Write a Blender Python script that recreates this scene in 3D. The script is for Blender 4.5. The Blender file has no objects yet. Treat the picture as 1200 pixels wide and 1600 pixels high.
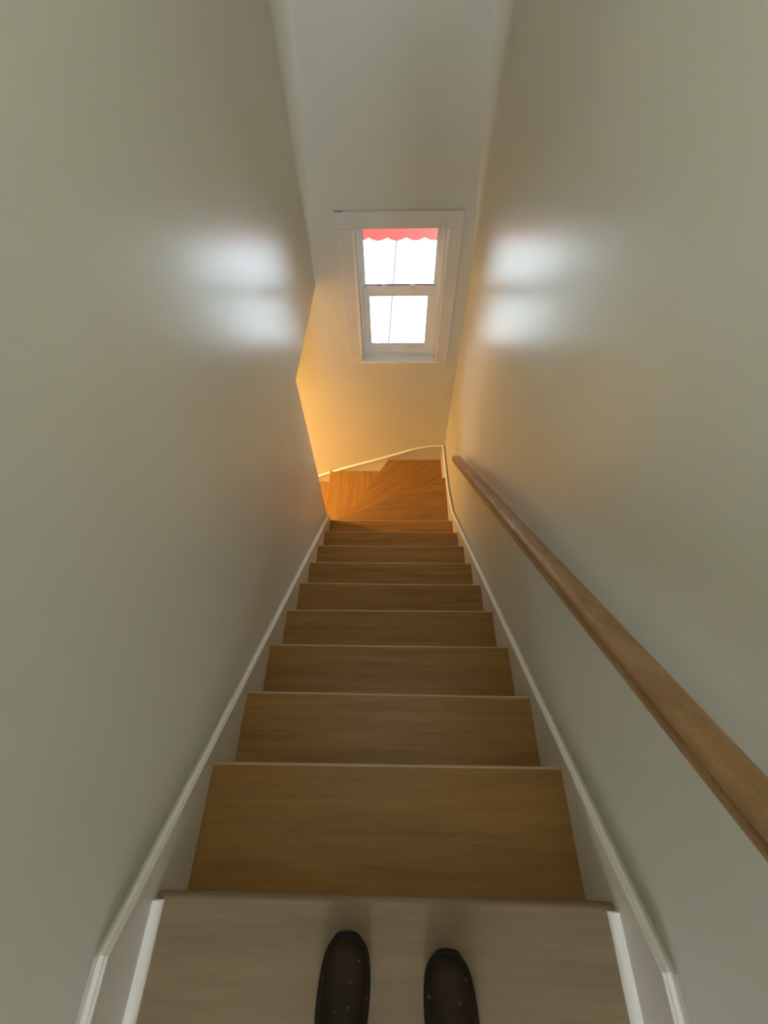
import bpy, bmesh, math, random
from mathutils import Vector, Matrix
random.seed(4)
S = bpy.context.scene
C = S.collection

# ---------------------------------------------------------------- camera
CAM_POS = (0.01783, 0.15607, 1.21740)
R_ = Vector((0.99973236, 0.01688477, -0.01581488))
U_ = Vector((-0.0051322, 0.82844005, 0.56005423))
F_ = Vector((-0.02255807, 0.55982317, -0.82830499))
cam = bpy.data.cameras.new('camera'); cam_o = bpy.data.objects.new('camera', cam); C.objects.link(cam_o)
cam.sensor_fit = 'VERTICAL'; cam.sensor_height = 36.0; cam.lens = 647.70 / 1600 * 36.0
cam.clip_start = 0.01; cam.clip_end = 200
m = Matrix((R_, U_, -F_)).transposed().to_4x4(); m.translation = CAM_POS
cam_o.matrix_world = m
S.camera = cam_o

# ---------------------------------------------------------------- light, world, exposure
S.view_settings.view_transform = 'Standard'; S.view_settings.look = 'None'
S.view_settings.gamma = 1; S.view_settings.use_curve_mapping = False
S.view_settings.exposure = 0.05
SKY = 20.0         # overcast daylight
REAR = 17.5        # daylight entering by the window of the upper hall, behind the viewer
HALL_FILL = 9.0    # unseen globe added on the upper ceiling to brighten the stairwell walls
WARM = 132.0        # warm lamp on the ceiling of the lower flight
w = bpy.data.worlds.new('world'); S.world = w; w.use_nodes = True
nt = w.node_tree; bg = nt.nodes['Background']
bg.inputs['Color'].default_value = (0.86, 0.925, 1.08, 1); bg.inputs['Strength'].default_value = SKY

def area(name, loc, rot, sx, sy, power, col, portal=False):
    l = bpy.data.lights.new(name, 'AREA'); l.shape = 'RECTANGLE'; l.size = sx; l.size_y = sy
    l.energy = power; l.color = col
    if portal: l.cycles.is_portal = True
    o = bpy.data.objects.new(name, l); C.objects.link(o); o.location = loc; o.rotation_euler = rot
    return o
RUN, RISE = 0.2234, 0.1827
YW = 3.0                     # face of the wall with the window
YE = 2.023                   # end of the left wall
ZH = -0.2555                 # underside of the header over the turn
XW = 0.52                    # faces of the side walls
XS = 0.50                    # faces of the skirting boards
ZB = -16 * RISE              # floor at the foot of the stairs
ZT = 2.35                    # ceiling of the upper hall
YR = -3.0                    # rear wall of the upper hall
area('sky_portal', (0.055, YW + 0.17, -0.35), (math.radians(-90), 0, 0), 0.60, 0.98, 1, (1, 1, 1), True)
area('rear_daylight', (-0.12, YR - 0.125, 1.05), (math.radians(90), 0, 0), 0.60, 1.0, REAR, (0.92, 0.97, 1.0))

# ---------------------------------------------------------------- materials
def mat(name, base, rough=0.5, spec=0.5, var=0.0, vscale=3.0, bump=0.0, bscale=200.0, metal=0.0, stretch=None, coat=0.0):
    mt = bpy.data.materials.new(name); mt.use_nodes = True
    n = mt.node_tree; b = n.nodes['Principled BSDF']
    b.inputs['Base Color'].default_value = (*base, 1); b.inputs['Roughness'].default_value = rough
    b.inputs['Specular IOR Level'].default_value = spec; b.inputs['Metallic'].default_value = metal
    if coat: b.inputs['Coat Weight'].default_value = coat; b.inputs['Coat Roughness'].default_value = 0.25
    tc = n.nodes.new('ShaderNodeTexCoord')
    if var:
        mp = n.nodes.new('ShaderNodeMapping'); n.links.new(tc.outputs['Object'], mp.inputs[0])
        if stretch: mp.inputs['Scale'].default_value = stretch
        nz = n.nodes.new('ShaderNodeTexNoise'); nz.inputs['Scale'].default_value = vscale; nz.inputs['Detail'].default_value = 4
        n.links.new(mp.outputs[0], nz.inputs['Vector'])
        rp = n.nodes.new('ShaderNodeMapRange'); rp.inputs[1].default_value = 0.3; rp.inputs[2].default_value = 0.7
        rp.inputs[3].default_value = 1 - var; rp.inputs[4].default_value = 1 + var
        n.links.new(nz.outputs['Fac'], rp.inputs[0])
        mx = n.nodes.new('ShaderNodeMix'); mx.data_type = 'RGBA'; mx.blend_type = 'MULTIPLY'; mx.inputs[0].default_value = 1
        mx.inputs[6].default_value = (*base, 1); n.links.new(rp.outputs[0], mx.inputs[7])
        n.links.new(mx.outputs[2], b.inputs['Base Color'])
    if bump:
        nb = n.nodes.new('ShaderNodeTexNoise'); nb.inputs['Scale'].default_value = bscale; nb.inputs['Detail'].default_value = 3
        n.links.new(tc.outputs['Object'], nb.inputs['Vector'])
        bp = n.nodes.new('ShaderNodeBump'); bp.inputs['Strength'].default_value = bump; bp.inputs['Distance'].default_value = 0.002
        n.links.new(nb.outputs['Fac'], bp.inputs['Height']); n.links.new(bp.outputs[0], b.inputs['Normal'])
    return mt

def wood(name, base, dark, rough=0.42, axis='X', seam=0.0, gscale=1.0):
    """Planed light oak: long streaks along one axis, faint cathedral figure."""
    mt = bpy.data.materials.new(name); mt.use_nodes = True
    n = mt.node_tree; b = n.nodes['Principled BSDF']; b.inputs['Roughness'].default_value = rough
    b.inputs['Specular IOR Level'].default_value = 0.3
    tc = n.nodes.new('ShaderNodeTexCoord'); mp = n.nodes.new('ShaderNodeMapping')
    n.links.new(tc.outputs['Object'], mp.inputs[0])
    sc = {'X': (0.9, 14, 14), 'Y': (14, 0.9, 14), 'Z': (14, 14, 0.9)}[axis]
    mp.inputs['Scale'].default_value = tuple(v * gscale for v in sc)
    n1 = n.nodes.new('ShaderNodeTexNoise'); n1.inputs['Scale'].default_value = 1.6; n1.inputs['Detail'].default_value = 6
    n1.inputs['Distortion'].default_value = 0.8
    n2 = n.nodes.new('ShaderNodeTexNoise'); n2.inputs['Scale'].default_value = 14; n2.inputs['Detail'].default_value = 3
    for k in (n1, n2): n.links.new(mp.outputs[0], k.inputs['Vector'])
    ad = n.nodes.new('ShaderNodeMath'); ad.operation = 'MULTIPLY_ADD'; ad.inputs[1].default_value = 0.35
    n.links.new(n2.outputs['Fac'], ad.inputs[0]); n.links.new(n1.outputs['Fac'], ad.inputs[2])
    cr = n.nodes.new('ShaderNodeValToRGB'); cr.color_ramp.elements[0].position = 0.50; cr.color_ramp.elements[1].position = 0.86
    cr.color_ramp.elements[0].color = (*dark, 1); cr.color_ramp.elements[1].color = (*base, 1)
    n.links.new(ad.outputs[0], cr.inputs[0]); n.links.new(cr.outputs[0], b.inputs['Base Color'])
    bp = n.nodes.new('ShaderNodeBump'); bp.inputs['Strength'].default_value = 0.12; bp.inputs['Distance'].default_value = 0.001
    n.links.new(n2.outputs['Fac'], bp.inputs['Height']); n.links.new(bp.outputs[0], b.inputs['Normal'])
    return mt

M = {}
WALLC = (0.665, 0.655, 0.56)
M['wall'] = mat('wall_paint', WALLC, 0.31, 0.5, var=0.03, vscale=1.5, bump=0.06, bscale=90)
M['window_wall'] = mat('window_wall_paint', WALLC, 0.40, 0.5, var=0.03, vscale=2, bump=0.08, bscale=90)
M['skirt'] = mat('skirting_paint', (0.66, 0.62, 0.54), 0.4, 0.5, var=0.03, bump=0.15, bscale=60)
M['cap'] = mat('white_moulding_paint', (0.84, 0.82, 0.76), 0.32, 0.5, var=0.03, bump=0.1, bscale=80)
M['casing'] = mat('casing_paint', (0.68, 0.675, 0.63), 0.36, 0.5, var=0.04, vscale=6, bump=0.2, bscale=40)
M['vinyl'] = mat('white_vinyl', (0.87, 0.89, 0.90), 0.28, 0.5, var=0.02)
M['gasket'] = mat('dark_gasket', (0.16, 0.16, 0.17), 0.6, var=0.1)
M['tread'] = wood('pale_oak_tread', (0.345, 0.188, 0.052), (0.25, 0.125, 0.032), 0.40, 'X')
M['landing'] = wood('pale_oak_landing', (0.27, 0.197, 0.115), (0.21, 0.15, 0.085), 0.5, 'X')
M['lower_tread'] = wood('pale_oak_lower_tread', (0.345, 0.188, 0.052), (0.25, 0.125, 0.032), 0.40, 'Y')
M['nosing'] = wood('oak_edge_highlight', (0.52, 0.40, 0.26), (0.44, 0.32, 0.20), 0.35, 'X')  # paler colour stands in for the highlight along the tread edges
M['rail'] = wood('pale_oak_rail', (0.39, 0.235, 0.11), (0.28, 0.16, 0.07), 0.4, 'Y')
M['riser'] = mat('riser_paint', (0.66, 0.62, 0.54), 0.45, var=0.03)
M['ceiling'] = mat('ceiling_paint', (0.74, 0.72, 0.66), 0.7, 0.3, var=0.02)
M['sole'] = mat('shoe_sole', (0.006, 0.005, 0.005), 0.5, 0.25, var=0.2, vscale=40, bump=0.3, bscale=150)
M['trouser'] = mat('dark_trouser_cloth', (0.012, 0.012, 0.016), 0.85, 0.2, var=0.2, vscale=60, bump=0.4, bscale=500)
M['lace'] = mat('dark_lace', (0.02, 0.012, 0.008), 0.7, var=0.2, vscale=80)
M['metal'] = mat('brushed_bracket_metal', (0.45, 0.42, 0.38), 0.35, metal=1, var=0.05)

# ---------------------------------------------------------------- mesh helpers
def finish(bm, name, m, parent=None, bevel=0.0, seg=2, smooth=False, kind=None):
    bmesh.ops.recalc_face_normals(bm, faces=bm.faces[:])
    me = bpy.data.meshes.new(name); bm.to_mesh(me); bm.free()
    o = bpy.data.objects.new(name, me); C.objects.link(o)
    me.materials.append(m)
    if parent: o.parent = parent
    if smooth:
        for p in me.polygons: p.use_smooth = True
    if bevel:
        b = o.modifiers.new('bevel', 'BEVEL'); b.width = bevel; b.segments = seg; b.limit_method = 'ANGLE'; b.angle_limit = math.radians(35)
        for p in me.polygons: p.use_smooth = True
        wn = o.modifiers.new('wn', 'WEIGHTED_NORMAL'); wn.keep_sharp = True
    if kind: o['kind'] = kind
    return o
def box(bm, x0, x1, y0, y1, z0, z1):
    v = [bm.verts.new((x, y, z)) for z in (z0, z1) for (x, y) in ((x0, y0), (x1, y0), (x1, y1), (x0, y1))]
    for f in ((3, 2, 1, 0), (4, 5, 6, 7), (0, 1, 5, 4), (1, 2, 6, 5), (2, 3, 7, 6), (3, 0, 4, 7)):
        bm.faces.new([v[i] for i in f])
def prism(bm, pts, a, b, axis):
    """extrude a 2-D outline between a and b along axis; pts are the other two coordinates in xyz order"""
    def P(p, t): return {'X': (t, p[0], p[1]), 'Y': (p[0], t, p[1]), 'Z': (p[0], p[1], t)}[axis]
    A = [bm.verts.new(P(p, a)) for p in pts]; B = [bm.verts.new(P(p, b)) for p in pts]
    bm.faces.new(A[::-1]); bm.faces.new(B)
    for i in range(len(pts)):
        j = (i + 1) % len(pts); bm.faces.new((A[i], A[j], B[j], B[i]))
def sweep(bm, path, prof, up, caps=True):
    """sweep profile (side, up) along a polyline with mitred joints; up is the fixed plane normal direction"""
    path = [Vector(p) for p in path]; up = Vector(up); rings = []
    for i, p in enumerate(path):
        d0 = (path[i] - path[i-1]).normalized() if i else None
        d1 = (path[i+1] - path[i]).normalized() if i < len(path) - 1 else None
        d = (d0 + d1).normalized() if d0 and d1 else (d0 or d1)
        n = up.cross(d).normalized()                      # in-plane normal
        k = 1.0 / max(0.4, n.dot(up.cross(d1 or d0).normalized()))
        rings.append([bm.verts.new(p + up * a + n * b * k) for a, b in prof])
    for r0, r1 in zip(rings, rings[1:]):
        for i in range(len(prof)):
            j = (i + 1) % len(prof); bm.faces.new((r0[i], r0[j], r1[j], r1[i]))
    if caps: bm.faces.new(rings[0][::-1]); bm.faces.new(rings[-1])
def box_obj(name, m, b, parent=None, bevel=0.0, kind=None, seg=2):
    bm = bmesh.new(); box(bm, *b); return finish(bm, name, m, parent, bevel, seg, kind=kind)
def empty(name, loc=(0, 0, 0), **props):
    o = bpy.data.objects.new(name, None); C.objects.link(o); o.location = loc; o.empty_display_size = 0.1
    for k, v in props.items(): o[k] = v
    return o
def disc_lathe(bm, prof, n=32, c=(0, 0, 0)):
    rings = []
    for r, z in prof:
        if r < 1e-6: rings.append([bm.verts.new((c[0], c[1], c[2] + z))])
        else: rings.append([bm.verts.new((c[0] + r * math.cos(2*math.pi*k/n), c[1] + r * math.sin(2*math.pi*k/n), c[2] + z)) for k in range(n)])
    for a, b in zip(rings, rings[1:]):
        for k in range(n):
            l = (k + 1) % n
            if len(a) == 1: bm.faces.new((a[0], b[k], b[l]))
            elif len(b) == 1: bm.faces.new((a[k], a[l], b[0]))
            else: bm.faces.new((a[k], a[l], b[l], b[k]))

# ---------------------------------------------------------------- room shell
def struct(o, label=None):
    o['kind'] = 'structure'
    if label: o['label'] = label
    return o
T = 0.12
bm = bmesh.new()      # left wall: a solid side wall down to its end, then only a header above the turn
prism(bm, [(YR, ZB), (YE, ZB), (YE, ZH), (YW, ZH), (YW, ZT), (YR, ZT)], -XW - T, -XW, 'X')
struct(finish(bm, 'wall_left', M['wall'], bevel=0.006, seg=3), 'satin cream wall on the left, cut away below its far end')
struct(box_obj('wall_right', M['wall'], (XW, XW + T, YR, YW, ZB, ZT)), 'satin cream wall on the right carrying the handrail')
JX0, JX1, JZ0, JZ1 = -0.2255, 0.3324, -0.822, 0.0986       # clear opening of the window
OX0, OX1, OZ0, OZ1 = JX0 - 0.02, JX1 + 0.02, JZ0 - 0.03, JZ1 + 0.02
bm = bmesh.new()
XL = -3.2; WT = 0.16
def frame_faces(bm, X0, X1, Z0, Z1, x0, x1, z0, z1, ya, yb):
    o = [(X0, Z0), (X1, Z0), (X1, Z1), (X0, Z1)]; i = [(x0, z0), (x1, z0), (x1, z1), (x0, z1)]
    vo = [[bm.verts.new((a, y, b)) for a, b in o] for y in (ya, yb)]
    vi = [[bm.verts.new((a, y, b)) for a, b in i] for y in (ya, yb)]
    for k in range(4):
        l = (k + 1) % 4
        for s in (0, 1): bm.faces.new((vo[s][k], vo[s][l], vi[s][l], vi[s][k]))
        bm.faces.new((vo[0][k], vo[0][l], vo[1][l], vo[1][k])); bm.faces.new((vi[0][k], vi[0][l], vi[1][l], vi[1][k]))
frame_faces(bm, XL, XW + T, ZB, ZT, OX0, OX1, OZ0, OZ1, YW, YW + WT)
struct(finish(bm, 'wall_front', M['window_wall']), 'cream wall with the small window at the turn of the stairs')
struct(box_obj('wall_lower', M['wall'], (XL, -XW - T, YE - T, YE, ZB, ZH)))
struct(box_obj('wall_end', M['wall'], (XL - T, XL, YE - T, YW + WT, ZB, ZH + T)))
struct(box_obj('ceiling_lower', M['ceiling'], (XL, -XW - T, YE - T, YW, ZH, ZH + T)))
struct(box_obj('ceiling', M['ceiling'], (-XW - T, XW + T, YR - T, YW + WT, ZT, ZT + T)))
# softly rounded plaster in the two upper corners, fading to a crisp corner lower down
wf = bpy.data.objects['wall_front']
for sd in (-1, 1):
    bm = bmesh.new(); rings = []; nz_ = 26; na = 8
    for i in range(nz_ + 1):
        z = -0.24 + (ZT + 0.24) * i / nz_; u = min(1, max(0, (z + 0.24) / 1.1)); rr = 0.004 + 0.08 * u * u * (3 - 2 * u)
        rings.append([bm.verts.new((sd * (XW + 0.0005 - rr + rr * math.cos(a)), YW + 0.0005 - rr + rr * math.sin(a), z)) for a in [k * math.pi / 2 / na for k in range(na + 1)]]
                     + [bm.verts.new((sd * (XW + 0.01), YW + 0.01, z))])
    for a, b in zip(rings, rings[1:]):
        for k in range(len(a)):
            j = (k + 1) % len(a); bm.faces.new((a[k], a[j], b[j], b[k]))
    bm.faces.new(rings[0]); bm.faces.new(rings[-1][::-1])
    o = finish(bm, 'rounded_corner', M['wall'], parent=wf)
    for p in o.data.polygons: p.use_smooth = len(p.vertices) == 4
    em = o.modifiers.new('es', 'EDGE_SPLIT'); em.split_angle = math.radians(40)
# rear wall of the hall with its window opening (behind the viewer)
bm = bmesh.new(); frame_faces(bm, -XW - T, XW + T, ZB, ZT, -0.42, 0.18, 0.55, 1.55, YR - T, YR)
struct(finish(bm, 'wall_rear', M['wall']))
struct(box_obj('floor_lower', M['lower_tread'], (XL - T, XW + T, YR - T, YW + WT, ZB - 0.05, ZB)))
# landing
ZL, YL = -0.009, -0.035
struct(box_obj('floor', M['landing'], (-XW, XW, YR, YL - 0.0200, ZL - 0.03, ZL - 0.0002)), 'pale oak landing at the head of the stairs')

# ---------------------------------------------------------------- window
win = empty('window_1', (0, YW, 0), kind='structure', label='small white double-hung window in the far wall with red scalloped awning outside')
def wp(o):
    o.parent = win; o.matrix_parent_inverse = Matrix.Translation((0, -YW, 0)); return o
CY = YW - 0.02
CL, CR, CT, CB = -0.340, 0.431, 0.1906, -0.855
bm = bmesh.new()
box(bm, CL, JX0, CY, YW + 0.001, CB, JZ1)
box(bm, JX1, CR, CY, YW + 0.001, CB, JZ1)
wp(finish(bm, 'side_casing', M['casing'], bevel=0.003))
wp(box_obj('head_casing', M['casing'], (CL, CR, CY - 0.001, YW + 0.001, JZ1, CT), bevel=0.003))
wp(box_obj('caulk_crack', M['gasket'], (CL - 0.005, CL + 0.05, CY - 0.0016, CY + 0.004, CT, CT + 0.0035)))
JD = YW + 0.125       # jamb depth
bm = bmesh.new()
box(bm, JX0 - 0.02, JX0, CY - 0.003, JD, JZ0, JZ1); box(bm, JX1, JX1 + 0.02, CY - 0.003, JD, JZ0, JZ1); box(bm, JX0 - 0.02, JX1 + 0.02, CY + 0.002, JD, JZ1, JZ1 + 0.02)
wp(finish(bm, 'jamb', M['cap'], bevel=0.0015))
wp(box_obj('sill', M['vinyl'], (JX0 - 0.03, JX1 + 0.03, CY - 0.014, JD, JZ0 - 0.022, JZ0), bevel=0.004))
# vinyl window frame set in the jamb
FY0, FY1 = YW + 0.045, YW + 0.125
bm = bmesh.new()
frame_faces(bm, JX0, JX1, JZ0, JZ1, JX0 + 0.022, JX1 - 0.022, JZ0 + 0.018, JZ1 - 0.012, FY0, FY1)
fr = wp(finish(bm, 'frame', M['vinyl'], bevel=0.002))
bm = bmesh.new()      # balance tracks beside the upper sash
for x in (JX0 + 0.022, JX1 - 0.022 - 0.006): box(bm, x, x + 0.006, FY0 + 0.012, FY0 + 0.03, -0.29, JZ1 - 0.012)
wp(finish(bm, 'balance_track', M['vinyl']))
glass = bpy.data.materials.new('window_glass'); glass.use_nodes = True
gn = glass.node_tree; gn.nodes.remove(gn.nodes['Principled BSDF'])
tr = gn.nodes.new('ShaderNodeBsdfTransparent'); tr.inputs[0].default_value = (0.93, 0.97, 0.97, 1)
gl = gn.nodes.new('ShaderNodeBsdfGlossy'); gl.inputs['Roughness'].default_value = 0.02
fz = gn.nodes.new('ShaderNodeFresnel'); fz.inputs[0].default_value = 1.45; mxs = gn.nodes.new('ShaderNodeMixShader')
gn.links.new(fz.outputs[0], mxs.inputs[0]); gn.links.new(tr.outputs[0], mxs.inputs[1]); gn.links.new(gl.outputs[0], mxs.inputs[2])
gn.links.new(mxs.outputs[0], gn.nodes['Material Output'].inputs[0])
def sash(name, X0, X1, Z0, Z1, gx0, gx1, gz0, gz1, ya, yb):
    bm = bmesh.new(); frame_faces(bm, X0, X1, Z0, Z1, gx0, gx1, gz0, gz1, ya, yb)
    s = wp(finish(bm, name, M['vinyl'], bevel=0.003))
    g = box_obj('pane', glass, (gx0 - 0.004, gx1 + 0.004, (ya + yb) / 2 - 0.002, (ya + yb) / 2 + 0.002, gz0 - 0.004, gz1 + 0.004)); g.parent = s
    bm = bmesh.new(); e = 0.004
    frame_faces(bm, gx0 - 0.001, gx1 + 0.001, gz0 - 0.001, gz1 + 0.001, gx0 + e * .5, gx1 - e * .5, gz0 + e, gz1 - 0.002, ya + 0.006, (ya + yb) / 2 + 0.006)
    k = finish(bm, 'glazing_gasket', M['gasket'], parent=s)
    return s
up = sash('upper_sash', JX0 + 0.022, JX1 - 0.022, -0.335, JZ1 - 0.012, -0.187, 0.292, -0.298, 0.078, YW + 0.088, YW + 0.112)
lo = sash('lower_sash', JX0 + 0.022, JX1 - 0.022, JZ0 + 0.018, -0.292, -0.160, 0.254, -0.733, -0.353, YW + 0.052, YW + 0.080)
for x in (-0.052, 0.140):          # sash locks on the meeting rail
    bm = bmesh.new(); disc_lathe(bm, [(0, 0.014), (0.012, 0.013), (0.016, 0.008), (0.017, 0)], 20)
    k = finish(bm, 'sash_lock', M['vinyl'], smooth=True); k.parent = lo; k.location = (x, YW + 0.066, -0.292)
    bm = bmesh.new(); box(bm, -0.028, 0.028, -0.012, 0.010, 0, 0.005); box(bm, -0.004, 0.026, -0.017, -0.009, 0.005, 0.012)
    k2 = finish(bm, 'lock_plate', M['vinyl'], bevel=0.002); k2.parent = lo; k2.location = (x, YW + 0.066, -0.292)
for x in (-0.055, 0.150):          # finger lifts on the bottom rail
    k = box_obj('finger_lift', M['vinyl'], (x - 0.043, x + 0.043, YW + 0.042, YW + 0.053, -0.763, -0.751), bevel=0.002); k.parent = lo

# ---------------------------------------------------------------- staircase
stairs = empty('staircase', (0, YL, ZL), label='pale oak stairs going down from the landing, with winder treads turning left under the window', category='stairs')
def sp(o):
    o.parent = stairs; o.matrix_parent_inverse = Matrix.Translation((0, -YL, -ZL)); return o
TH = 0.027
def tread_poly(pts, z, m, rot=0.0):
    c, s = math.cos(-rot), math.sin(-rot)            # the object is turned so its grain runs along the board
    pts = [(c * x - s * y, s * x + c * y) for x, y in pts]
    bm = bmesh.new(); prism(bm, pts, z - TH, z, 'Z')
    o = sp(finish(bm, 'tread', m, bevel=0.007, seg=3)); o.rotation_euler.z = rot
    return o
# nosing board finishing the landing
bm = bmesh.new(); rn = 0.010
pf = [(YL - 0.020, ZL - TH), (YL - 0.020, ZL), (YL - 0.0195, ZL)] + [(YL - rn + rn * math.sin(a), ZL - rn + rn * math.cos(a)) for a in [i * math.pi / 14 for i in range(8)]] + [(YL, ZL - TH + 0.006), (YL - 0.006, ZL - TH)]
prism(bm, pf, -XS, XS, 'X')
sp(finish(bm, 'landing_nosing', M['landing']))
sp(box_obj('riser', M['riser'], (-XS, XS, YL - 0.045, YL - 0.027, -RISE, ZL - TH)))
for k in range(1, 10):
    y = k * RUN; z = -k * RISE
    y0 = (YL if k == 1 else y - RUN) - 0.045
    e = 0.002 * math.sin(k * 2.1)
    nb = 0.006
    bm = bmesh.new(); prism(bm, [(-XS, y0), (XS, y0), (XS, y + e - nb), (-XS, y - e - nb)], z - TH, z, 'Z')
    td = sp(finish(bm, 'tread', M['tread']))
    bm = bmesh.new()          # rounded front edge of the board, coloured paler for the light it catches
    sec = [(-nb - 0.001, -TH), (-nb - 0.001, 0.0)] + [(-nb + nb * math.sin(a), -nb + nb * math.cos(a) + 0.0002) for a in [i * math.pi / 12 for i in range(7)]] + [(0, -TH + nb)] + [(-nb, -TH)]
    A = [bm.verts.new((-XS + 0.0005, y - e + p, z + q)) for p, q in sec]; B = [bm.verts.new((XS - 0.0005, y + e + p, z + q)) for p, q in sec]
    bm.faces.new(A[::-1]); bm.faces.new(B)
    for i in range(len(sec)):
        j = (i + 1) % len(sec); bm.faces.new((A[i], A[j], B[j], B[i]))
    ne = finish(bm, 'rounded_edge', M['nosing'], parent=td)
    if k < 9:
        sp(box_obj('riser', M['riser'], (-XS, XS, y - 0.045, y - 0.027, z - RISE, z - TH)))
y9 = 9 * RUN
sp(box_obj('riser', M['riser'], (-XS, XS, y9 - 0.045, y9 - 0.027, -10 * RISE, -9 * RISE - TH)))
def riser_between(a, b, ztop, inset=0.027):
    a = Vector((*a, 0)); b = Vector((*b, 0)); d = (b - a).normalized(); n = Vector((-d.y, d.x, 0))
    if n.dot(Vector((0.7, -0.7, 0))) < 0: n = -n
    p = [a + n * inset, b + n * inset, b + n * (inset + 0.018), a + n * (inset + 0.018)]
    bm = bmesh.new(); prism(bm, [(q.x, q.y) for q in p], ztop - RISE, ztop - TH, 'Z')
    return sp(finish(bm, 'riser', M['riser']))
# winders about the end of the left wall
tread_poly([(-XS, y9 - 0.045), (XS, y9 - 0.045), (XS, 2.612), (-0.50, 2.128), (-0.515, 2.05)], -10 * RISE, M['tread'], math.radians(6))
riser_between((XS, 2.612), (-0.50, 2.128), -10 * RISE)
tread_poly([(-0.50, YE), (-0.594, YE), (-0.029, YW), (XS, YW), (XS, 2.56), (-0.48, 2.09)], -11 * RISE, M['tread'], math.radians(38))
riser_between((-0.029, YW), (-0.56, 2.08), -11 * RISE)
tread_poly([(-0.54, YE), (-0.66, YE), (-0.66, YW), (0.03, YW)], -12 * RISE, M['lower_tread'])
riser_between((-0.66, YW), (-0.66, YE), -12 * RISE)
for k in range(13, 16):
    x = -0.66 - (k - 12) * RUN; z = -k * RISE
    tread_poly([(x, YE), (x + RUN + 0.045, YE), (x + RUN + 0.045, YW), (x, YW)], z, M['lower_tread'])
    sp(box_obj('riser', M['riser'], (x + 0.027, x + 0.045, YE, YW, z - RISE, z - TH)))

# ---------------------------------------------------------------- skirting boards with moulded caps
G = 0.093       # cap height above the nosing line
sl = RISE / RUN
def lineZ(y): return G - sl * y
CAPP = [(-0.002, 0.0), (0.006, 0.0), (0.0095, 0.004), (0.0095, 0.009), (0.006, 0.012), (0.0075, 0.014), (0.006, 0.018), (0.001, 0.021), (-0.002, 0.021)]
def skirt(name, side, yend, extra, label):
    """side -1 / +1; top line level on the landing, sloping with the stairs, then extra points"""
    top = [(YR, 0.172), (-0.10, 0.172)] + [(yend, lineZ(yend))] + extra
    x0, x1 = (side * XW, side * XS)
    bm = bmesh.new()
    lowz = -2.3 if side > 0 else lineZ(yend) - 0.6
    outline = [(y, z - 0.02) for y, z in top] + [(top[-1][0], lowz), (YL - 0.06, lowz), (YL - 0.06, -0.04), (YR, -0.04)]
    prism(bm, outline, min(x0, x1), max(x0, x1), 'X')
    b = finish(bm, name, M['skirt'], kind='structure'); b['label'] = label
    bm = bmesh.new()
    pth = [(side * XS, y, z - 0.020) for y, z in top]
    prof = [(a, c) for a, c in CAPP]
    # up = wall normal pointing into the stairwell; in-plane normal must point upward
    upv = Vector((-side, 0, 0))
    if upv.cross(Vector((0, 1, 0))).z < 0: prof = [(a, -c) for a, c in prof]
    sweep(bm, pth, prof, upv)
    bm2 = finish(bm, 'moulded_cap', M['cap'], parent=b, smooth=False)
    return b
skirt('baseboard_left', -1, YE - 0.01, [], 'cream skirting with a white moulded cap sloping down the left wall')
skirt('baseboard_right', 1, 2.05, [(2.20, -1.640), (2.40, -1.715), (2.62, -1.745), (2.84, -1.760), (YW - 0.02, -1.775)], 'cream skirting with a white moulded cap under the handrail')
# back wall skirting
bt = [(XS - 0.001, -1.790), (0.375, -1.792), (0.239, -1.828), (-0.081, -1.965), (-0.487, -2.125), (-0.80, -2.265), (-0.98, -2.39), (-1.33, -2.68), (-1.5, -2.78), (XL, -2.78)]
bm = bmesh.new()
prism(bm, [(x, z - 0.02) for x, z in bt] + [(XL, ZB), (XS - 0.001, ZB)], YW - 0.015, YW, 'Y')
bf = finish(bm, 'baseboard_front', M['skirt'], kind='structure'); bf['label'] = 'low skirting rising to the right under the window wall'
bm = bmesh.new()
prof = CAPP; upv = Vector((0, -1, 0))
if upv.cross(Vector((-1, 0, 0))).z < 0: prof = [(a, -c) for a, c in CAPP]
sweep(bm, [(x, YW - 0.015, z - 0.022) for x, z in bt], prof, upv)
finish(bm, 'moulded_cap', M['cap'], parent=bf)
# quarter-round at the landing floor
for n_, side in ((1, -1), (2, 1)):
    bm = bmesh.new(); r = 0.019
    arc = [(0, 0)] + [(r * math.cos(a), r * math.sin(a)) for a in [i * math.pi / 12 for i in range(7)]]
    prism(bm, [(side * (XS) - side * p[0], ZL + p[1]) for p in arc], YR, YL - 0.012, 'Y')
    o = finish(bm, 'trim_%d' % n_, M['cap'], kind='structure'); o['label'] = 'white quarter-round strip along the %s edge of the landing' % ('left' if side < 0 else 'right')

# ---------------------------------------------------------------- handrail
rail = empty('handrail', (0.445, 0.0, 0.745), label='long straight wooden handrail fixed along the right wall above the stairs', category='handrail')
def rz(y): return 0.770 - 0.815 * y
bm = bmesh.new()
hw = 0.030
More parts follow.
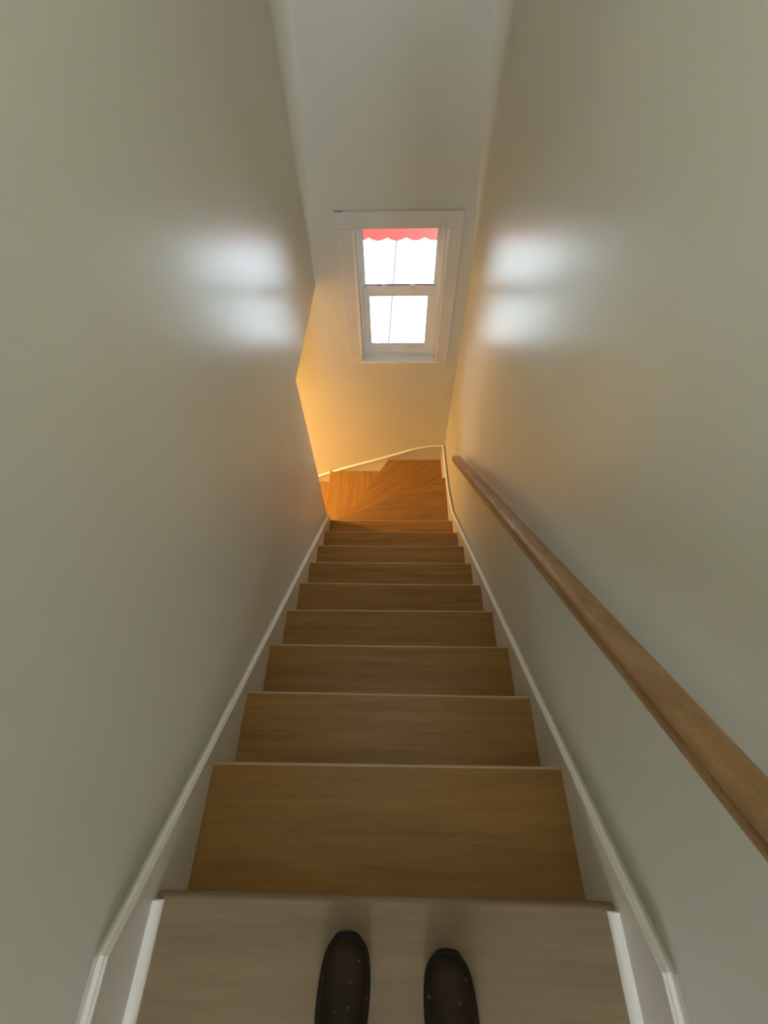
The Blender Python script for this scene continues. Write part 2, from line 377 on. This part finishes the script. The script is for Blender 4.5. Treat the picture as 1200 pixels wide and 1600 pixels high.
# section (x from centre, z below the top): rounded top, finger groove on each side
half = [(0.0, 0.0), (0.016, -0.0012), (0.024, -0.005), (0.0295, -0.012), (0.0300, -0.020), (0.0262, -0.026), (0.0240, -0.031), (0.0262, -0.037), (0.0275, -0.043), (0.0265, -0.052), (0.020, -0.056), (0.0, -0.056)]
sec = half + [(-x, z) for x, z in half[-2:0:-1]]
ys = [-0.16, -0.15, -0.12] + [0.1 * i for i in range(0, 20)] + [1.99, 2.03, 2.055, 2.07, 2.078]
sc_ = [0.6, 0.9] + [1] * (len(ys) - 7) + [1, 1, 0.97, 0.86, 0.55]
sc_ = sc_[:len(ys)]
rings = []
for y, s in zip(ys, sc_):
    rings.append([bm.verts.new((0.445 + x * s, y, rz(y) - 0.028 + (z + 0.028) * (0.4 + 0.6 * s) )) for x, z in sec])
for a, b in zip(rings, rings[1:]):
    for i in range(len(sec)):
        j = (i + 1) % len(sec); bm.faces.new((a[i], a[j], b[j], b[i]))
bm.faces.new(rings[0]); bm.faces.new(rings[-1][::-1])
r_o = finish(bm, 'rail', M['rail'], smooth=True); r_o.parent = rail; r_o.matrix_parent_inverse = rail.matrix_world.inverted()
for o_ in (r_o,): o_.matrix_parent_inverse = Matrix.Translation((-0.445, 0, -0.745))
for y in (0.05, 1.0, 1.9):
    z = rz(y) - 0.056
    bm = bmesh.new()
    n = 10; pth = [Vector((0.445, y, z + 0.006)), Vector((0.447, y, z - 0.012)), Vector((0.462, y, z - 0.034)), Vector((0.49, y, z - 0.045)), Vector((XW, y, z - 0.047))]
    prev = None
    for i, p in enumerate(pth):
        d = (pth[min(i+1, len(pth)-1)] - pth[max(i-1, 0)]).normalized(); a = Vector((0, 1, 0)); c = d.cross(a)
        ring = [bm.verts.new(p + (a * math.cos(2*math.pi*k/n) + c * math.sin(2*math.pi*k/n)) * 0.006) for k in range(n)]
        if prev:
            for k in range(n): bm.faces.new((prev[k], prev[(k+1) % n], ring[(k+1) % n], ring[k]))
        else: bm.faces.new(ring)
        prev = ring
    bm.faces.new(prev)
    ret = bmesh.ops.create_cone(bm, cap_ends=True, segments=24, radius1=0.028, radius2=0.022, depth=0.008)
    bmesh.ops.rotate(bm, verts=ret['verts'], matrix=Matrix.Rotation(-math.pi/2, 3, 'Y'))
    bmesh.ops.translate(bm, verts=ret['verts'], vec=(XW - 0.003, y, z - 0.047))
    b_o = finish(bm, 'bracket', M['metal'], smooth=False); b_o.parent = rail; b_o.matrix_parent_inverse = Matrix.Translation((-0.445, 0, -0.745))

# ---------------------------------------------------------------- person: brown shoes on the landing
per = empty('person', (0.03, -0.28, ZL), label='person in dark trousers and brown leather shoes standing at the top of the stairs', category='person')
leather = bpy.data.materials.new('brown_leather'); leather.use_nodes = True
ln = leather.node_tree; lb = ln.nodes['Principled BSDF']; lb.inputs['Roughness'].default_value = 0.55; lb.inputs['Specular IOR Level'].default_value = 0.25
tc = ln.nodes.new('ShaderNodeTexCoord')
nz = ln.nodes.new('ShaderNodeTexNoise'); nz.inputs['Scale'].default_value = 14; nz.inputs['Detail'].default_value = 5
ln.links.new(tc.outputs['Object'], nz.inputs['Vector'])
cr = ln.nodes.new('ShaderNodeValToRGB'); cr.color_ramp.elements[0].position = .35; cr.color_ramp.elements[1].position = .7
cr.color_ramp.elements[0].color = (0.008, 0.0032, 0.0015, 1); cr.color_ramp.elements[1].color = (0.030, 0.013, 0.0035, 1)
ln.links.new(nz.outputs['Fac'], cr.inputs[0]); col = cr.outputs[0]
# a few splashes of white paint
vflat = ln.nodes.new('ShaderNodeVectorMath'); vflat.operation = 'MULTIPLY'; vflat.inputs[1].default_value = (1, 1, 0)
ln.links.new(tc.outputs['Object'], vflat.inputs[0])
for p, r in (((0.014, 0.075, 0.060), 0.0028), ((0.012, 0.045, 0.066), 0.0024), ((-0.012, 0.040, 0.068), 0.0018), ((0.030, 0.103, 0.045), 0.0030), ((-0.043, 0.078, 0.035), 0.0036), ((0.047, 0.050, 0.040), 0.0042)):
    vd = ln.nodes.new('ShaderNodeVectorMath'); vd.operation = 'DISTANCE'; vd.inputs[1].default_value = (p[0], p[1], 0)
    ln.links.new(vflat.outputs[0], vd.inputs[0])
    lt = ln.nodes.new('ShaderNodeMath'); lt.operation = 'LESS_THAN'; lt.inputs[1].default_value = r * 0.65; ln.links.new(vd.outputs['Value'], lt.inputs[0])
    mx = ln.nodes.new('ShaderNodeMix'); mx.data_type = 'RGBA'; ln.links.new(lt.outputs[0], mx.inputs[0]); ln.links.new(col, mx.inputs[6])
    mx.inputs[7].default_value = (0.16, 0.14, 0.12, 1); col = mx.outputs[2]
ln.links.new(col, lb.inputs['Base Color'])
bn = ln.nodes.new('ShaderNodeBump'); bn.inputs['Strength'].default_value = .25; bn.inputs['Distance'].default_value = .002
n3 = ln.nodes.new('ShaderNodeTexNoise'); n3.inputs['Scale'].default_value = 120; ln.links.new(tc.outputs['Object'], n3.inputs['Vector'])
ln.links.new(n3.outputs['Fac'], bn.inputs['Height']); ln.links.new(bn.outputs[0], lb.inputs['Normal'])

def shoe(cx, ytoe, mirror, label):
    """toe towards +Y; local origin under the instep"""
    L = 0.295
    o_loc = Vector((cx, ytoe - 0.135, ZL))
    # plan outline: distance from toe -> (left half-width, right half-width) for a right foot (inner side = left)
    st = [(0.000, 0.004, 0.004), (0.003, 0.021, 0.019), (0.010, 0.034, 0.030), (0.023, 0.0440, 0.0395), (0.043, 0.0490, 0.0455), (0.070, 0.0510, 0.0500), (0.10, 0.0500, 0.0525), (0.135, 0.046, 0.052), (0.17, 0.040, 0.047), (0.21, 0.0365, 0.040), (0.25, 0.036, 0.038), (0.28, 0.028, 0.029), (0.292, 0.012, 0.012)]
    hgt = [0.012, 0.026, 0.034, 0.041, 0.046, 0.052, 0.060, 0.074, 0.098, 0.110, 0.108, 0.102, 0.095]
    s = -1 if mirror else 1
    bm = bmesh.new(); N = 24; rings = []
    for (d, a, b), h in zip(st, hgt):
        y = 0.135 - d; ring = []; zb = 0.022
        for k in range(N + 1):
            t = math.pi * k / N; c, q = math.cos(t), math.sin(t)
            hwid = (b if c > 0 else a) - 0.004
            x = hwid * math.copysign(abs(c) ** 0.75, c); z = zb + (h - zb) * (q ** 0.85) if h > zb else zb * 0.9 + 0.003 * q
            ring.append(bm.verts.new((s * x, y if d > 0 else y, z)))
        rings.append(ring)
    for r0, r1 in zip(rings, rings[1:]):
        for k in range(N): bm.faces.new((r0[k], r0[k+1], r1[k+1], r1[k]))
        bm.faces.new((r0[N], r0[0], r1[0], r1[N]))
    bm.faces.new(rings[0]); bm.faces.new(rings[-1][::-1])
    up = finish(bm, 'shoe', leather, smooth=True); up.location = o_loc
    sub = up.modifiers.new('sub', 'SUBSURF'); sub.levels = 1; sub.render_levels = 2
    up['label'] = label
    # sole with a welt that stands proud of the upper
    bm = bmesh.new(); out = [(s * (b + 0.001), 0.135 - d + (0.004 if d < .01 else 0)) for d, a, b in st] + [(-s * (a + 0.001), 0.135 - d + (0.004 if d < .01 else 0)) for d, a, b in reversed(st)]
    sm = []                    # rounder outline
    for i in range(len(out)):
        p0, p1, p2, p3 = (Vector(out[(i + q) % len(out)]) for q in (-1, 0, 1, 2))
        for t in (0, 0.33, 0.66):
            sm.append(tuple(0.5 * ((2 * p1) + (p2 - p0) * t + (2 * p0 - 5 * p1 + 4 * p2 - p3) * t * t + (3 * p1 - p0 - 3 * p2 + p3) * t ** 3)))
    prism(bm, sm, 0.0, 0.024, 'Z')
    so = finish(bm, 'sole', M['sole'], bevel=0.004, seg=3); so.parent = up
    bm = bmesh.new()      # toe-cap seam: a thin raised stitch line across the toe
    for i in range(4):
        yy = 0.000 - i * 0.017; zz = 0.083 + i * 0.0085
        ret = bmesh.ops.create_cone(bm, cap_ends=True, segments=8, radius1=0.0022, radius2=0.0022, depth=0.034)
        bmesh.ops.rotate(bm, verts=ret['verts'], matrix=Matrix.Rotation(math.pi/2, 3, 'Y'))
        bmesh.ops.translate(bm, verts=ret['verts'], vec=(0, yy - 0.012, zz - 0.004))
    la = finish(bm, 'laces', M['lace'], smooth=True); la.parent = up
    up.parent = per; up.matrix_parent_inverse = Matrix.Translation(-Vector(per.location))
    return up
shoe(-0.0755, -0.092, True, 'left brown leather shoe with a black rounded toe')
shoe(0.1345, -0.114, False, 'right brown leather shoe with pale paint specks')
# trousers: one skinned surface, ankles to waist
bm = bmesh.new()
pts = [((0.03, -0.33, 0.93), 0.115), ((0.03, -0.33, 1.06), 0.12),
       ((-0.055, -0.33, 0.84), 0.088), ((-0.068, -0.315, 0.50), 0.064), ((-0.0755, -0.315, 0.28), 0.062), ((-0.0755, -0.308, 0.062), 0.056),
       ((0.115, -0.33, 0.84), 0.088), ((0.128, -0.325, 0.50), 0.064), ((0.1345, -0.33, 0.28), 0.062), ((0.1345, -0.328, 0.062), 0.056)]
vs = [bm.verts.new(p) for p, r in pts]
for a, b in ((0, 1), (0, 2), (2, 3), (3, 4), (4, 5), (0, 6), (6, 7), (7, 8), (8, 9)): bm.edges.new((vs[a], vs[b]))
me = bpy.data.meshes.new('trousers'); bm.to_mesh(me); bm.free()
tro = bpy.data.objects.new('trousers', me); C.objects.link(tro); me.materials.append(M['trouser'])
sk = tro.modifiers.new('skin', 'SKIN')
for v, (p, r) in zip(me.skin_vertices[0].data, pts): v.radius = (r, r)
me.skin_vertices[0].data[0].use_root = True
sk.use_smooth_shade = True
tro.modifiers.new('sub', 'SUBSURF').render_levels = 2
tro.parent = per; tro.matrix_parent_inverse = Matrix.Translation(-Vector(per.location))

# ---------------------------------------------------------------- warm lamp and added fill light
lamp = empty('ceiling_lamp', (-2.50, 2.50, ZH), label='small round warm lamp flush on the low ceiling left of the turn', category='lamp')
bm = bmesh.new(); disc_lathe(bm, [(0, 0), (0.09, 0), (0.09, -0.015), (0.07, -0.02), (0, -0.02)]); b = finish(bm, 'base', M['vinyl']); b.parent = lamp
gm = bpy.data.materials.new('lamp_glow'); gm.use_nodes = True; gb = gm.node_tree.nodes['Principled BSDF']
gb.inputs['Base Color'].default_value = (1, .8, .5, 1); gb.inputs['Emission Color'].default_value = (1, .55, .18, 1); gb.inputs['Emission Strength'].default_value = 3
bm = bmesh.new(); disc_lathe(bm, [(0.085, -0.015), (0.086, -0.03), (0.080, -0.045), (0.05, -0.05), (0, -0.051)]); b = finish(bm, 'shade', gm, smooth=True); b.parent = lamp
def point(name, loc, power, col, r, parent):
    l = bpy.data.lights.new(name, 'POINT'); l.energy = power; l.color = col; l.shadow_soft_size = r
    o = bpy.data.objects.new(name, l); C.objects.link(o); o.location = loc; o.parent = parent; return o
l = bpy.data.lights.new('lamp_disc', 'AREA'); l.shape = 'DISK'; l.size = 0.15; l.spread = math.radians(150); l.energy = WARM; l.color = (1.0, 0.56, 0.20)
o = bpy.data.objects.new('lamp_disc', l); C.objects.link(o); o.location = (0, 0, -0.058); o.parent = lamp
hall = empty('ceiling_lamp', (0, 0.8, ZT), label='frosted white globe added out of view above the stairs as fill light for the walls', category='lamp')  # added fixture, out of view, that lights the stairwell walls
bm = bmesh.new(); disc_lathe(bm, [(0, 0), (0.10, 0), (0.10, -0.02), (0, -0.02)]); b = finish(bm, 'base', M['vinyl']); b.parent = hall
gm2 = bpy.data.materials.new('hall_fill_glow'); gm2.use_nodes = True; gb = gm2.node_tree.nodes['Principled BSDF']
gb.inputs['Base Color'].default_value = (1, .95, .85, 1); gb.inputs['Emission Color'].default_value = (1, .92, .78, 1); gb.inputs['Emission Strength'].default_value = 2
bm = bmesh.new(); disc_lathe(bm, [(0.09, -0.02), (0.10, -0.05), (0.08, -0.09), (0.04, -0.11), (0, -0.115)]); b = finish(bm, 'shade', gm2, smooth=True); b.parent = hall
point('fill_bulb', (0, 0, -0.20), HALL_FILL, (0.95, 1.0, 0.90), 0.08, hall)

# ---------------------------------------------------------------- outside
stone = mat('pale_rendered_masonry', (0.55, 0.56, 0.55), 0.9, 0.2, var=0.13, vscale=2.2, bump=0.5, bscale=8, stretch=(1, 1, 1.8))
o = box_obj('neighbouring_wall', stone, (-5, 5, 5.2, 5.5, ZB, -0.20)); o['label'] = 'pale bright masonry wall outside, seen through the window'; o['category'] = 'wall'
o = box_obj('ground', mat('pale_ground', (0.5, 0.5, 0.5), 0.9, var=0.1), (-12, 12, YW + WT, 20, ZB - 0.1, ZB), kind='structure')
cab_m = mat('grey_cable', (0.05, 0.05, 0.055), 0.6, var=0.05)
bm = bmesh.new(); prev = None
for i in range(25):
    t = i / 24; z = -0.2 - 2.7 * t; x = 0.225 - 0.105 * (1.6 - z) * 0.75 + 0.01 * math.sin(3 * t); p = Vector((x, 5.12, z))
    ring = [bm.verts.new(p + Vector((0.012 * math.cos(a), 0.012 * math.sin(a), 0))) for a in [k * math.pi / 4 for k in range(8)]]
    if prev:
        for k in range(8): bm.faces.new((prev[k], prev[(k+1) % 8], ring[(k+1) % 8], ring[k]))
    else: bm.faces.new(ring)
    prev = ring
bm.faces.new(prev)
o = finish(bm, 'cable', cab_m, smooth=True); o['label'] = 'thin grey cable hanging outside in front of the pale masonry wall'; o['category'] = 'cable'
aw = empty('awning', (0.05, YW + WT, 0.55), label='red fabric awning with a scalloped valance outside the window', category='awning')
am = bpy.data.materials.new('red_awning_fabric'); am.use_nodes = True
an = am.node_tree; ab = an.nodes['Principled BSDF']; ab.inputs['Base Color'].default_value = (0.42, 0.075, 0.06, 1); ab.inputs['Roughness'].default_value = 0.85
tl = an.nodes.new('ShaderNodeBsdfTranslucent'); tl.inputs[0].default_value = (0.42, 0.07, 0.055, 1)
mxs = an.nodes.new('ShaderNodeMixShader'); mxs.inputs[0].default_value = 0.45
wv = an.nodes.new('ShaderNodeTexNoise'); wv.inputs['Scale'].default_value = 300; bpz = an.nodes.new('ShaderNodeBump'); bpz.inputs['Strength'].default_value = .2
an.links.new(wv.outputs['Fac'], bpz.inputs['Height']); an.links.new(bpz.outputs[0], ab.inputs['Normal'])
an.links.new(ab.outputs[0], mxs.inputs[1]); an.links.new(tl.outputs[0], mxs.inputs[2]); an.links.new(mxs.outputs[0], an.nodes['Material Output'].inputs[0])
AX0, AX1, AY, AZ = -0.55, 0.70, 3.70, 0.02
P = 0.145
bm = bmesh.new()
n = 96; tv, bv = [], []
for i in range(n + 1):
    x = AX0 + (AX1 - AX0) * i / n
    ph = ((x + 0.040) / P) % 1.0
    zb = -0.245 - 0.024 * math.sin(math.pi * ph) ** 0.8 if True else 0
    tv.append((x, AZ)); bv.append((x, zb))
prism(bm, tv + bv[::-1], AY, AY + 0.003, 'Y')
vl = finish(bm, 'valance', am); vl.parent = aw; vl.matrix_parent_inverse = Matrix.Translation(-Vector(aw.location))
bm = bmesh.new()
prism(bm, [(YW + WT, 0.55), (AY + 0.003, AZ), (AY + 0.003, AZ - 0.004), (YW + WT, 0.546)], AX0, AX1, 'X')
tp = finish(bm, 'canopy', am); tp.parent = aw; tp.matrix_parent_inverse = Matrix.Translation(-Vector(aw.location))
bm = bmesh.new()
for x in (AX0, AX1 - 0.012): box(bm, x, x + 0.012, YW + WT, AY, AZ - 0.02, AZ - 0.008)
box(bm, AX0, AX1, AY - 0.012, AY, AZ - 0.02, AZ - 0.008)
fo = finish(bm, 'frame', M['vinyl']); fo.parent = aw; fo.matrix_parent_inverse = Matrix.Translation(-Vector(aw.location))
